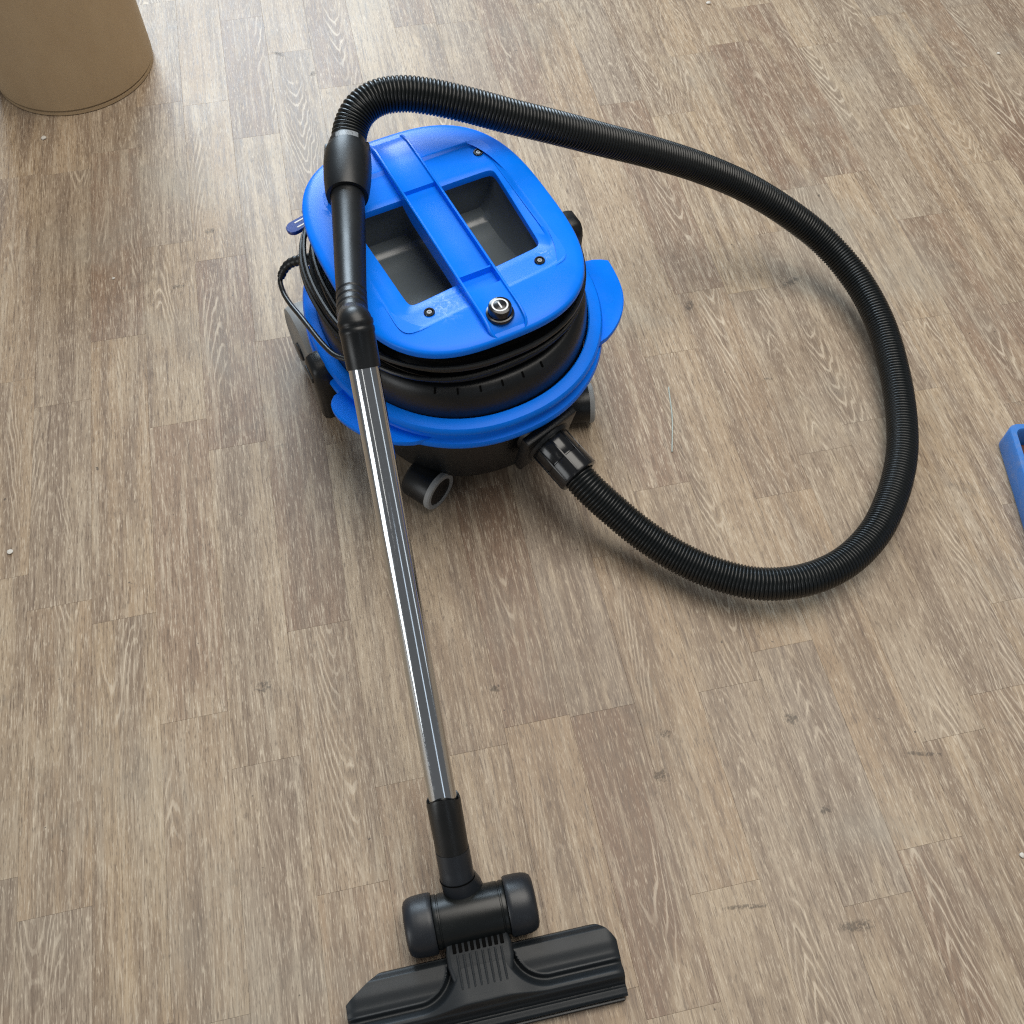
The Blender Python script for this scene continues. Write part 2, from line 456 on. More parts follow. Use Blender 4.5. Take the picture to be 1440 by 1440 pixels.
# scuffs that can be picked out on the boards
def scuff(px, py, lx, ly, rot):
    N = 20
    Vp = [(math.cos(2 * math.pi * i / N), math.sin(2 * math.pi * i / N), 0) for i in range(N)]
    o = mobj('scuff_mark', Vp, [tuple(range(N))], M_SCUFF, floor, smooth=False)
    p = at(px, py); o.location = (p.x, p.y, 0.0006); o.scale = (lx, ly, 1); o.rotation_euler = (0, 0, R(rot))
for s in ((370, 966, 0.016, 0.011, 20), (1112, 397, 0.034, 0.009, 32), (1205, 1302, 0.030, 0.009, 8), (1113, 1011, 0.010, 0.014, 70),
          (1162, 1139, 0.012, 0.007, 20), (1080, 533, 0.010, 0.004, 0),
          (440, 104, 0.008, 0.012, -20), (295, 325, 0.012, 0.010, 30), (250, 403, 0.018, 0.006, 10), (392, 76, 0.022, 0.006, -30),
          (935, 1030, 0.010, 0.012, 60), (930, 1090, 0.014, 0.012, 10), (970, 430, 0.018, 0.010, 60), (1300, 1060, 0.034, 0.004, -3),
          (698, 968, 0.012, 0.007, 10), (1050, 1275, 0.040, 0.004, 4)):
    scuff(*s)

# crumbs and the thin pale strip lying on the boards
def crumb(px, py, r, label, mat):
    bm = bmesh.new(); bmesh.ops.create_icosphere(bm, subdivisions=2, radius=r)
    q = random.Random(px)
    for v in bm.verts: v.co = Vector((v.co.x * 1.2, v.co.y, v.co.z * 0.55)) * q.uniform(0.85, 1.15)
    Vp = [v.co.copy() for v in bm.verts]; bm.verts.index_update(); F = [tuple(v.index for v in f.verts) for f in bm.faces]; bm.free()
    o = mobj('crumb', Vp, F, mat)
    p = at(px, py); o.location = (p.x, p.y, r * 0.5)
    o['label'] = label; o['category'] = 'crumb'; o['group'] = 'crumbs lying on the floor'
crumb(62, 195, 0.0042, 'white crumb on the floor just below the brown drum', M_CRUMB)
crumb(15, 777, 0.0036, 'white crumb on the floor at the left edge, halfway down', M_CRUMB)
crumb(996, 5, 0.0036, 'white crumb on the floor at the very top, above the hose', M_CRUMB)
crumb(1404, 76, 0.003, 'tiny white crumb on the floor in the top right corner', M_CRUMB)
crumb(160, 392, 0.0022, 'tiny white crumb on the floor left of the grey rear wheel', M_CRUMB)
crumb(1437, 1203, 0.003, 'white crumb on the floor at the right edge, low down', M_CRUMB)

M_STRIP = plastic('pale_strip', (0.34, 0.37, 0.33), 0.4, 0.05, 0.0)
pa, pb = at(940, 545), at(945, 636)
path, _ = spline([pa + Vector((0, 0, 0.0012)), (pa + pb) / 2 + Vector((0.003, 0, 0.0012)), pb + Vector((0, 0, 0.0012))], 0.004)
V, F = sweep(path, lambda i: 0.0011, 8)
o = mobj('plastic_strip', V, F, M_STRIP)
o['label'] = 'thin pale plastic strip on the floor inside the hose loop'; o['category'] = 'plastic strip'

# ------------------------------------------------------------------ brown drum
drum = thing('fibre_drum', 'tall round brown fibreboard drum standing at the top left', 'drum', (-0.828, 1.690, 0))
r = 0.1455
V, F = lathe([(r - 0.006, 0.012), (r, 0.012), (r, 0.014), (r, 0.47), (r - 0.005, 0.47), (r - 0.005, 0.02)], 96)
mobj('wall', V, F, M_CARD, drum)
V, F = lathe([(r - 0.012, 0.0), (r - 0.003, 0.0), (r - 0.0008, 0.002), (r - 0.0008, 0.0075), (r - 0.004, 0.0085), (r - 0.004, 0.013)], 96)
mobj('base_ring', V, F, M_CARD, drum)

# ------------------------------------------------------------------ blue tray at the right edge
tray = thing('blue_tray', 'worn blue plastic tray with raised rim at the right edge', 'tray', (0.878, 0.614, 0))
hx, hy, ht = 0.172, 0.215, 0.042
rings = [rrect(hx - 0.003, hy - 0.003, 0.012, 0.0), rrect(hx - 0.0005, hy - 0.0005, 0.014, 0.004), rrect(hx, hy, 0.014, ht - 0.003), rrect(hx - 0.0015, hy - 0.0015, 0.013, ht),
         rrect(hx - 0.009, hy - 0.009, 0.010, ht), rrect(hx - 0.0105, hy - 0.0105, 0.009, ht - 0.002), rrect(hx - 0.014, hy - 0.014, 0.008, 0.005)]
V, F = loft(rings)
M_TRAY = plastic('worn_blue_plastic', (0.035, 0.17, 0.52), 0.45, 0.08, 0.25, 500, 0.5, 0.5)
mobj('shell', V, F, M_TRAY, tray)
V, F = rbox(2 * hx - 0.035, 2 * hy - 0.035, 0.008, 0.003, 2, Matrix.Translation((0, 0, 0.0105)))
mobj('lining', V, F, M_LINER, tray)

# ------------------------------------------------------------------ vacuum cleaner
vac = thing('vacuum_cleaner', 'blue and black tub vacuum cleaner with coiled hose and chrome wand', 'vacuum cleaner', (-0.0795, 0.8986, 0), R(-63))
VM = Matrix.Translation((-0.0795, 0.8986, 0)) @ Matrix.Rotation(R(-63), 4, 'Z')
VI = VM.inverted()
def lo(px, py, z):                       # photograph pixel at height z -> vacuum frame
    return VI @ at(px, py, z)

# tub
U0 = -0.005
rings = [sell(0.150, 0.135, 2.3, z=0.034, cx=U0, cy=0.012), sell(0.164, 0.148, 2.3, z=0.038, cx=U0, cy=0.012), sell(0.170, 0.152, 2.3, z=0.048, cx=U0, cy=0.010),
         sell(0.178, 0.158, 2.2, z=0.10, cx=U0, cy=0.006), sell(0.190, 0.168, 2.2, z=0.180, cx=U0), sell(0.186, 0.164, 2.2, z=0.205, cx=U0)]
V, F = loft(rings); mobj('tub', V, F, M_BLACK, vac)

# rim with its grooves
def srect(d, z): return sell(0.213 + d, 0.189 + d, 2.15, 128, U0, 0.002, z)
prof = [(-0.022, 0.176), (-0.004, 0.176), (0.0, 0.179), (0.0015, 0.184), (0.0, 0.189), (-0.005, 0.1915), (-0.0075, 0.195), (-0.0075, 0.200), (-0.004, 0.2035),
        (-0.001, 0.206), (-0.0005, 0.211), (-0.003, 0.2155), (-0.009, 0.2175), (-0.017, 0.2175), (-0.0185, 0.216), (-0.0185, 0.205)]
V, F = loft([srect(d, z) for d, z in prof], False, False, closed=True)
rim = mobj('rim', V, F, M_BLUE, vac)
def tab(sign, prot, ua, ub, zc):
    N = 28; top = []; bot = []
    rings = []
    for dz, ins in ((-0.004, 0.002), (-0.0025, 0.0), (0.0025, 0.0), (0.004, 0.002)):
        ring = []
        for i in range(N + 1):                       # outer edge
            t = i / N; u = ua + (ub - ua) * t
            if sign > 0: e = min(1.0, t / 0.10) if t < 0.40 else 1 - ((t - 0.40) / 0.60) ** 2.4
            else: e = 1 - abs(2 * t - 1) ** 3.2
            uu = (u - U0) / 0.213
            base = 0.189 * max(0.0, 1 - abs(uu) ** 2.15) ** (1 / 2.15)
            ring.append((u, sign * (base - 0.006 + (prot + 0.006 - ins) * max(e, 0.0) ** 0.5), zc + dz))
        for i in range(N, -1, -1):                   # inner edge, inside the rim
            t = i / N; u = ua + (ub - ua) * t
            uu = (u - U0) / 0.213
            base = 0.189 * max(0.0, 1 - abs(uu) ** 2.15) ** (1 / 2.15)
            ring.append((u, sign * (base - 0.012), zc + dz))
        rings.append(ring)
    V, F = loft(rings); return mobj('rim_tab', V, F, M_BLUE, rim)
tab(1, 0.040, 0.002, 0.140, 0.199)
tab(-1, 0.025, 0.050, 0.168, 0.188)

# black motor head
rings = [sell(0.192, 0.168, 2.15, z=0.205, cx=U0), sell(0.1935, 0.1695, 2.15, z=0.222, cx=U0), sell(0.1925, 0.1685, 2.15, z=0.240, cx=U0), sell(0.188, 0.165, 2.2, z=0.254, cx=U0),
         sell(0.182, 0.159, 2.2, z=0.261, cx=U0), sell(0.176, 0.153, 2.3, z=0.263, cx=U0), sell(0.168, 0.146, 2.3, z=0.262, cx=U0), sell(0.160, 0.138, 2.4, z=0.256, cx=U0),
         sell(0.153, 0.130, 2.5, z=0.256, cx=U0 - 0.003), sell(0.150, 0.127, 2.5, z=0.262, cx=U0 - 0.004), sell(0.150, 0.127, 2.6, z=0.312, cx=U0 - 0.005)]
V, F = loft(rings, True, False); head = mobj('motor_head', V, F, M_BLACK, vac)
# vent slots on the shoulder
for i in range(6):
    ang = R(-30 + i * 8.5)
    a_, b_ = 0.1845, 0.1615
    rr_ = (abs(math.cos(ang) / a_) ** 2.2 + abs(math.sin(ang) / b_) ** 2.2) ** (-1 / 2.2)
    p = Vector((U0 + rr_ * math.cos(ang), rr_ * math.sin(ang), 0.2592))
    M = Matrix.Translation(p) @ Matrix.Rotation(ang, 4, 'Z') @ Matrix.Rotation(R(48), 4, 'Y')
    V, F = rbox(0.008, 0.0022, 0.0016, 0.0005, 1, M)
    mobj('vent_slot', V, F, M_DARK, head)

# ---- lid
LC = -0.0185
LANG = [2 * math.pi * i / 120 for i in range(120)]
for c_ in (math.atan2(0.0945, 0.083), math.atan2(0.1165, 0.130)):
    for q_ in (c_, math.pi - c_, math.pi + c_, 2 * math.pi - c_):
        LANG += [q_ + R(d_) for d_ in (-3.1, -2.2, -1.4, -0.7, 0.02, 0.7, 1.4, 2.2, 3.1)]
LANG = sorted(LANG)
def lidr(d, z, n=2.9): return sell(0.1885 + d, 0.1500 + d, n, 128, LC, 0.0, z, LANG)
def rec(d, z): return [(u - 0.10 * v * max(0.0, min(1.0, (u + 0.05) / 0.12)), v, 0.3310 - (0.3310 - z_) * (1.0 if u < -0.05 else max(0.30, 1.0 - 4.5 * (u + 0.05)))) for u, v, z_ in sell(0.124 + d, 0.1110 + d, 13, 128, -0.016, 0.004, z, LANG)]
def opn(d, z, n=22): return [(u - 0.10 * v * max(0.0, min(1.0, (u + 0.05) / 0.12)), 0.007 + (v - 0.007) * (1 - 0.55 * (u + 0.005)), z_) for u, v, z_ in sell(0.0785 + d, 0.0945 + d, n, 128, -0.0085, 0.007, z, LANG)]
rings = [lidr(-0.012, 0.3165), lidr(-0.003, 0.3165), lidr(-0.0005, 0.3175), lidr(0.0, 0.3190), lidr(-0.0003, 0.3240), lidr(-0.0012, 0.3260), lidr(-0.0035, 0.3276), lidr(-0.010, 0.3290), lidr(-0.022, 0.3300),
         lidr(-0.032, 0.3306, 3.0), rec(0.004, 0.3310), rec(0.0015, 0.3306), rec(-0.001, 0.3284), rec(-0.0035, 0.3275), opn(0.012, 0.3272), opn(0.0015, 0.3265), opn(0.0004, 0.3260), opn(0.0, 0.3248),
         opn(-0.0003, 0.3175), opn(0.004, 0.3165)]
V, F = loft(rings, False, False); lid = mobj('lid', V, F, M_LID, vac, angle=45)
# hand recess below the opening
GU, GV = 34, 34
def recz(u, v):
    ue = (u + 0.094) / 0.170                       # 0 rear .. 1 front
    z = 0.258
    if ue > 0.30: z = 0.258 + 0.034 * ((ue - 0.30) / 0.70) ** 1.5
    k_ = max(0.0, min(1.0, (0.13 - ue) / 0.04)); z += 0.005 * k_ * k_ * (3 - 2 * k_)
    e = max(0.0, (abs(v - 0.007) - 0.078) / 0.022)
    return min(z + 0.055 * e ** 2.4, 0.3185)
V = []; F = []
for i in range(GU + 1):
    for j in range(GV + 1):
        u = -0.094 + 0.178 * i / GU; v = 0.007 + 0.100 * (2 * j / GV - 1)
        V.append((u, v, recz(u, v)))
for i in range(GU):
    for j in range(GV):
        a = i * (GV + 1) + j; F.append((a, a + 1, a + GV + 2, a + GV + 1))
k = len(V)
V += [(-0.094, -0.093, 0.3185), (-0.094, 0.107, 0.3185)]
F.append(tuple([k, k + 1] + list(range(GV, -1, -1))))          # rear wall
k = len(V); fr_ = GU * (GV + 1)
V += [(0.084, -0.093, 0.3185), (0.084, 0.107, 0.3185)]
F.append(tuple([k + 1, k] + list(range(fr_, fr_ + GV + 1))))       # front wall
mobj('hand_recess', V, F, M_RECESS, lid)

# ---- handle strip across the lid
HV = 0.0032
def hz(u):                                         # rail top, strip floor, underside
    uf = LC + 0.1885; ub = LC - 0.1885
    t = 0.3405
    e = max(0.0, (u - (uf - 0.035)) / 0.035); t -= 0.0165 * e ** 2.4
    e = max(0.0, ((ub + 0.045) - u) / 0.045); t -= 0.018 * e ** 2
    f = t - 0.003
    if -0.086 < u < 0.070: f = t - 0.0085
    if 0.074 < u < 0.098: f = t - 0.0105
    b = 0.312 if (-0.085 < u < 0.075) else 0.318
    b = min(b, t - 0.004)
    if u > 0.150: b = 0.3175
    return t, f, b
us = [LC - 0.189, LC - 0.188, -0.19, -0.17, -0.15, -0.13, -0.11, -0.0865, -0.0855, -0.06, -0.03, 0.0, 0.03, 0.055, 0.0695, 0.0715, 0.0735, 0.0755, 0.097, 0.099, 0.12, 0.132, 0.142, 0.150, 0.156, 0.160, 0.163, 0.1655, 0.1675, 0.1685]
rings = []
for i, u in enumerate(us):
    t, f, b = hz(u)
    w = 0.0245
    if u > 0.158: w *= 1 - 0.25 * ((u - 0.158) / 0.0105) ** 2
    sec = [(-w, b), (-w, t - 0.0012), (-w + 0.0010, t), (-w + 0.0030, t), (-w + 0.0042, f + 0.0006), (-w + 0.0055, f), (w - 0.0055, f), (w - 0.0042, f + 0.0006), (w - 0.0030, t), (w - 0.0010, t), (w, t - 0.0012), (w, b)]
    rings.append([(u, HV + v, z) for v, z in sec])
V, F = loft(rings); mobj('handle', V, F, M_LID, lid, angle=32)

# screws
for u, v in ((-0.121, 0.102), (0.085, 0.083), (0.099, -0.068), (-0.124, -0.094)):
    V, F = lathe([(0.0, 0.3262), (0.0062, 0.3262), (0.0066, 0.3270), (0.0060, 0.3280), (0.0046, 0.3280), (0.0040, 0.3265), (0.0, 0.3265)], 24)
    s = mobj('screw', V, F, M_GLOSS, lid); s.location = (u, v, 0.0012 if u < 0 else 0.0030)
    V, F = lathe([(0.0, 0.3266), (0.0030, 0.3266), (0.0030, 0.3274), (0.0013, 0.3274), (0.0010, 0.3268), (0.0, 0.3268)], 12)
    mobj('screw_head', V, F, M_STEEL, s)

# power button
btn_z = 0.337
V, F = lathe([(0.0, 0.0), (0.0165, 0.0), (0.0168, 0.002), (0.0160, 0.0045), (0.0142, 0.005), (0.0138, 0.0035), (0.0136, 0.0035), (0.0136, 0.013), (0.0130, 0.0150), (0.0115, 0.0158), (0.0, 0.0158)], 48)
btn = mobj('power_button', V, F, M_GLOSS, vac); bp_ = lo(703, 429, 0.350); btn.location = (bp_.x, bp_.y, btn_z - 0.0025)
V, F = lathe([(0.0078, 0.0157), (0.0078, 0.0161), (0.0096, 0.0161), (0.0096, 0.0157)], 48)
V2, F2 = rbox(0.0100, 0.0018, 0.0006, 0.0001, 1, Matrix.Translation((0, 0, 0.0159)))
V, F = merge((V, F), (V2, F2)); mobj('button_symbol', V, F, M_WHITE, btn, smooth=False)

# ---- power cord wound in the well under the lid
def coil():
    pts = []
    q = random.Random(5); turns = 6
    ph = [q.uniform(0, 6.28) for _ in range(6)]
    N = 72
    for i in range(turns * N + 1):
        t = i / N; an = R(200) + 2 * math.pi * t
        k = t / turns
        lay = int(t) % 2
        d = -0.012 + 0.0045 * (int(t) % 3) + 0.003 * math.sin(2.3 * an + ph[int(t) % 6]) * 0.5
        left = max(0.0, math.cos(an - R(250)))     # looser on the left flank
        d += left ** 2 * 0.0065 * (int(t) % 4)
        a_, b_ = 0.186 + d, 0.160 + d
        n = 2.4
        c, s = math.cos(an), math.sin(an)
        rr = (abs(c / a_) ** n + abs(s / b_) ** n) ** (-1 / n)
        z = 0.268 + 0.0062 * (t * 0.9) + 0.0015 * math.sin(3.1 * an + ph[int(t) % 6])
        pts.append(Vector((U0 - 0.003 + rr * c, rr * s - left * 0.002, z)))
    return pts
path = coil()
V, F = sweep(path, lambda i: 0.0030, 8)
cord = mobj('power_cord', V, F, M_RUB, vac)
# strain relief and the loose end that hangs down the left flank
p = [lo(452, 360, 0.262), lo(437, 364, 0.262), lo(420, 366, 0.260), lo(407, 371, 0.255), lo(399, 380, 0.248), lo(395, 390, 0.240)]
path, LL = spline(p, 0.002); n_ = len(path)
V, F = sweep(path, lambda i: 0.0085 - 0.0035 * i / n_ + 0.0005 * math.sin(i * 1.9), 14)
mobj('strain_relief', V, F, M_RUB, cord)
p = [lo(397, 385, 0.244), lo(394, 394, 0.236), lo(398, 410, 0.232), lo(408, 427, 0.236), lo(421, 443, 0.243), lo(437, 463, 0.252), lo(455, 485, 0.262), lo(472, 500, 0.268), lo(492, 507, 0.270), lo(520, 520, 0.270)]
path, LL = spline(p, 0.003)
V, F = sweep(path, lambda i: 0.0034, 10)
mobj('loose_cord', V, F, M_RUB, cord)

# blue cord clip sticking out at the back left, with its two slots, and the metal plug pin above it
cl0, cl1 = lo(404, 326, 0.262), lo(447, 303, 0.268)
d_ = (cl1 - cl0); ang = math.atan2(d_.y, d_.x); ln = d_.length
N = 18; rings = []
for dz, ins in ((-0.003, 0.0008), (-0.002, 0.0), (0.002, 0.0), (0.003, 0.0008)):
    ring = []
    w = 0.0105 - ins
    for i in range(N + 1):
        t = math.pi / 2 + math.pi * i / N
        ring.append((0.0105 + w * math.cos(t), w * math.sin(t), dz))
    ring += [(ln, -w, dz), (ln, w, dz)]
    rings.append(ring)
V, F = loft(rings)
M = Matrix.Translation(cl0) @ Matrix.Rotation(ang, 4, 'Z') @ Matrix.Rotation(R(-8), 4, 'Y')
clip = mobj('cord_clip', V, F, M_DBLUE, vac, M=M)
for s in (-1, 1):
    V, F = rbox(0.014, 0.0026, 0.001, 0.0004, 1, M @ Matrix.Translation((0.021, s * 0.0045, 0.0030)))
    mobj('clip_slot', V, F, M_WHITE, clip, smooth=False)
V, F = rbox(0.016, 0.008, 0.006, 0.0015, 2, Matrix.Translation(lo(433, 296, 0.268)) @ Matrix.Rotation(ang + 0.2, 4, 'Z'))
mobj('plug_pin', V, F, M_GREY, vac)

# latches over the rim
def latch(u, sign, zt, zb, vv):
    prof = [(-0.020, zb), (-0.022, zt - 0.02), (-0.019, zt - 0.006), (-0.012, zt), (0.012, zt), (0.019, zt - 0.006), (0.022, zt - 0.02), (0.018, zb)]
    rings = []
    for dv, sc_ in ((-0.014, 0.92), (-0.010, 1.0), (0.006, 1.0), (0.012, 0.94), (0.0145, 0.80)):
        zc = (zt + zb) / 2
        rings.append([(u + a * sc_, sign * (vv + dv), zc + (z - zc) * (sc_ if dv > 0 else 1.0)) for a, z in prof])
    V, F = loft(rings); l = mobj('latch', V, F, M_BLACK, rim, angle=50)
    V, F = rbox(0.026, 0.004, 0.010, 0.0015, 2, Matrix.Translation((u, sign * (vv + 0.015), zt - 0.022)))
    mobj('latch_grip', V, F, M_DGREY, l)
    return l
latch(-0.036, 1, 0.250, 0.178, 0.192)
latch(0.006, -1, 0.212, 0.110, 0.190)

# rear wheels
for s in (-1, 1):
    c = Vector((-0.140, s * 0.183 + 0.0, 0.067))
    M = axis_matrix(c - Vector((0, s * 0.034, 0)), (0, s, 0))
    V, F = lathe([(0.020, 0.0), (0.060, 0.0), (0.0655, 0.004), (0.067, 0.010), (0.067, 0.028), (0.064, 0.035), (0.058, 0.0365), (0.054, 0.0345), (0.020, 0.0345), (0.012, 0.037), (0.0, 0.037)], 56, M)
    w = mobj('rear_wheel', V, F, M_WHEEL, vac)
    V, F = lathe([(0.0, 0.0345), (0.014, 0.0345), (0.014, 0.039), (0.012, 0.040), (0.0, 0.040)], 28, M)
    mobj('hub', V, F, M_DGREY, w)
    V, F = lathe([(0.013, -0.03), (0.013, 0.002)], 20, M)
    mobj('axle', V, F, M_BLACK, w)

# front casters
def caster(px, py, yaw, r=0.029, ln=0.050):
    g = at(px, py, r)                              # centre of the outer face
    d = Vector((math.cos(R(yaw)), math.sin(R(yaw)), 0))
    g = VI @ g; d = (VI.to_3x3() @ d)
    M = axis_matrix(g - d * ln, d)
    V, F = lathe([(0.0, 0.0), (r - 0.006, 0.0), (r - 0.002, 0.002), (r, 0.006), (r, ln - 0.008), (r - 0.0005, ln - 0.006)], 44, M)
    body = mobj('caster', V, F, M_BLACK, vac)
    V, F = lathe([(r - 0.004, ln - 0.0075), (r + 0.0004, ln - 0.0075), (r + 0.0004, ln - 0.002), (r - 0.0016, ln), (r - 0.0070, ln), (r - 0.0076, ln - 0.002)], 44, M)
    mobj('caster_band', V, F, M_GREY, body)
    V, F = lathe([(0.0, ln - 0.0015), (r - 0.0077, ln - 0.0015), (r - 0.0074, ln - 0.0055), (0.0, ln - 0.0055)][::-1], 44, M)
    mobj('caster_cap', V, F, M_BLACK, body)
    # arm up into the tub
    q = g - d * (ln * 0.5)
    mid = Vector((q.x * 0.86, q.y * 0.84, 0.050)); top = Vector((q.x * 0.80, q.y * 0.78, 0.075))
    q = g - d * (ln * 0.75)
    path, _ = spline([q, mid, top], 0.004)
    V, F = sweep(path, lambda i: 0.013, 14)
    mobj('caster_arm', V, F, M_BLACK, body)
caster(620, 692, -36)
caster(833, 566, 6)

# ---- inlet, coupling and hose
HP = [(770, 620, 0.110), (786, 638, 0.105), (806, 660, 0.099)]
P = [lo(*p) for p in HP]
d = (P[2] - P[0]).normalized()
M = axis_matrix(P[0] - d * 0.050, d)
Mf = axis_matrix(P[0] - d * 0.006, d)
V, F = rbox(0.086, 0.078, 0.014, 0.003, 2, Mf)
V2, F2 = lathe([(0.034, -0.05), (0.034, 0.010), (0.0325, 0.012), (0.0270, 0.012)], 40, Mf)
V, F = merge((V, F), (V2, F2))
inlet = mobj('hose_inlet', V, F, M_BLACK, vac)
clen = (P[2] - P[0]).length + 0.012
V, F = lathe([(0.020, 0.0), (0.0265, 0.002), (0.0275, 0.006), (0.0270, clen * 0.50), (0.0262, clen * 0.52), (0.0262, clen * 0.55), (0.0278, clen * 0.57), (0.0282, clen * 0.94), (0.0272, clen), (0.0225, clen + 0.001), (0.0215, clen - 0.01)], 48, axis_matrix(P[0], d))
coup = mobj('hose_coupling', V, F, M_GLOSS, vac)
for i in range(8):
    an = 2 * math.pi * i / 8 + 0.3
    V, F = rbox(0.0022, 0.0035, clen * 0.94, 0.0008, 2, axis_matrix(P[0], d) @ Matrix.Rotation(an, 4, 'Z') @ Matrix.Translation((0.0277, 0, clen * 0.5)))
    mobj('coupling_rib', V, F, M_GLOSS, coup)

HOSE = [(800, 654, 0.101), (826, 684, 0.090), (862, 717, 0.072), (905, 752, 0.056), (955, 784, 0.046), (1010, 808, 0.044), (1070, 821, 0.048), (1130, 816, 0.050), (1185, 793, 0.047), (1228, 752, 0.042), (1254, 700, 0.036), (1268, 640, 0.032),
        (1267, 580, 0.032), (1256, 515, 0.036), (1236, 450, 0.044), (1204, 392, 0.058), (1160, 341, 0.082), (1110, 301, 0.116), (1050, 264, 0.158), (985, 236, 0.206), (915, 214, 0.256), (845, 196, 0.302), (780, 179, 0.338), (715, 163, 0.364),
        (655, 147, 0.384), (605, 136, 0.396), (565, 132, 0.402), (530, 138, 0.402), (506, 155, 0.396), (494, 178, 0.386), (489, 206, 0.376)]
path, LL = spline([lo(*p) for p in HOSE], 0.00118)
RO, RI = 0.0218, 0.0197
cyc = [RI, RO - 0.0004, RO, RO - 0.0004]
V, F = sweep(path, lambda i: cyc[i % 4], 30)
hose = mobj('suction_hose', V, F, M_HOSE, vac, angle=80)

# ---- wand: collar, grip tube, sleeve, chrome tube
C0 = lo(489, 203, 0.377); C1 = lo(488.5, 277, 0.372)
d = (C1 - C0).normalized(); cl = (C1 - C0).length
M = axis_matrix(C0, d)
V, F = lathe([(0.0190, -0.001), (0.0228, -0.001), (0.0235, 0.003), (0.0238, cl * 0.12), (0.0262, cl * 0.14), (0.0285, cl * 0.26), (0.0290, cl * 0.45), (0.0282, cl * 0.70), (0.0262, cl * 0.93), (0.0248, cl * 1.0), (0.0205, cl * 1.0), (0.0200, cl * 0.97)], 56, M)
collar = mobj('hose_collar', V, F, M_BLACK, vac)
for s in (-1, 1):                                  # squared shoulders beside the collar
    Mx = M @ Matrix.Rotation(R(0), 4, 'Z')
    side = Vector((1, 0, 0))
    V, F = rbox(0.012, 0.018, 0.016, 0.003, 2, M @ Matrix.Translation((s * 0.0215, 0.0, cl * 0.15)))
    mobj('collar_lug', V, F, M_BLACK, collar)
# printed label at the top of the collar, facing up
labM, nt, b, L = nmat('grey_label')
tc = node(nt, 'ShaderNodeTexCoord'); wv = node(nt, 'ShaderNodeTexNoise'); mp = node(nt, 'ShaderNodeMapping'); mp.inputs['Scale'].default_value = (60, 1200, 1200)
L.new(tc.outputs['Object'], mp.inputs[0]); L.new(mp.outputs[0], wv.inputs['Vector']); wv.inputs['Scale'].default_value = 1
cr = node(nt, 'ShaderNodeValToRGB'); cr.color_ramp.elements[0].position = 0.36; cr.color_ramp.elements[0].color = (0.06, 0.065, 0.07, 1); cr.color_ramp.elements[1].position = 0.46; cr.color_ramp.elements[1].color = (0.22, 0.24, 0.26, 1)
L.new(wv.outputs['Fac'], cr.inputs[0]); L.new(cr.outputs[0], b.inputs['Base Color']); b.inputs['Roughness'].default_value = 0.4
upl = (M.inverted().to_3x3() @ (VI.to_3x3() @ Vector((0.15, -0.75, 1.0)))); a0 = math.atan2(upl.y, upl.x)
V = []; F = []
for i in range(13):
    an = a0 + R(-34 + 68 * i / 12)
    for zz, rr in ((0.002, 0.0240), (cl * 0.125, 0.0244)):
        V.append(M @ Vector((rr * math.cos(an), rr * math.sin(an), zz)))
for i in range(12): F.append((2 * i, 2 * i + 2, 2 * i + 3, 2 * i + 1))
mobj('collar_label', V, F, labM, collar)

GP = [(488.5, 270, 0.372), (490, 300, 0.371), (491.5, 340, 0.373), (493, 385, 0.380), (495, 428, 0.392), (496.5, 446, 0.399)]
path, LL = spline([lo(*p) for p in GP], 0.0015); n_ = len(path)
def gr(i):
    t = i / n_
    r_ = 0.0203 - 0.0035 * min(t / 0.75, 1)
    for g in (0.815, 0.875, 0.935):
        if abs(t - g) < 0.007: r_ -= 0.0011
    return r_
V, F = sweep(path, gr, 48); mobj('wand_grip', V, F, M_BLACK, vac)
WT = Vector(at(511.5, 517, 0.43)); WB = Vector(at(622, 1118, 0.124))
wd = (WB - WT).normalized()
S0 = WT - wd * 0.043
SL = VI @ S0; gd = (lo(496.5, 446, 0.399) - lo(495, 428, 0.392)).normalized()
J0 = lo(496.5, 446, 0.399); J1 = SL
path, LL = spline([J0 - gd * 0.006, J0, J0.lerp(J1, 0.5) + (gd - (VI.to_3x3() @ wd)).normalized() * 0.0035, J1, J1 + (VI.to_3x3() @ wd) * 0.004], 0.0012)
V, F = sweep(path, lambda i: 0.0163 + 0.0004 * i / len(path), 40)
mobj('wand_bend', V, F, M_BLACK, vac)
wl = VI.to_3x3() @ wd
M = axis_matrix(VI @ S0, wl)
V, F = lathe([(0.012, -0.004), (0.0168, -0.004), (0.0176, -0.002), (0.0176, 0.001), (0.0170, 0.002), (0.0170, 0.004), (0.0177, 0.005), (0.0177, 0.009), (0.0171, 0.010), (0.0169, 0.038), (0.0166, 0.0435), (0.0150, 0.0435), (0.0148, 0.038)], 48, M)
mobj('wand_sleeve', V, F, M_BLACK, vac)
M = axis_matrix(VI @ WT, wl); wlen = (WB - WT).length
V, F = lathe([(0.0152, -0.01), (0.0152, wlen + 0.03)], 64, M)
chr_o = mobj('wand_tube', V, F, M_CHROME, vac)

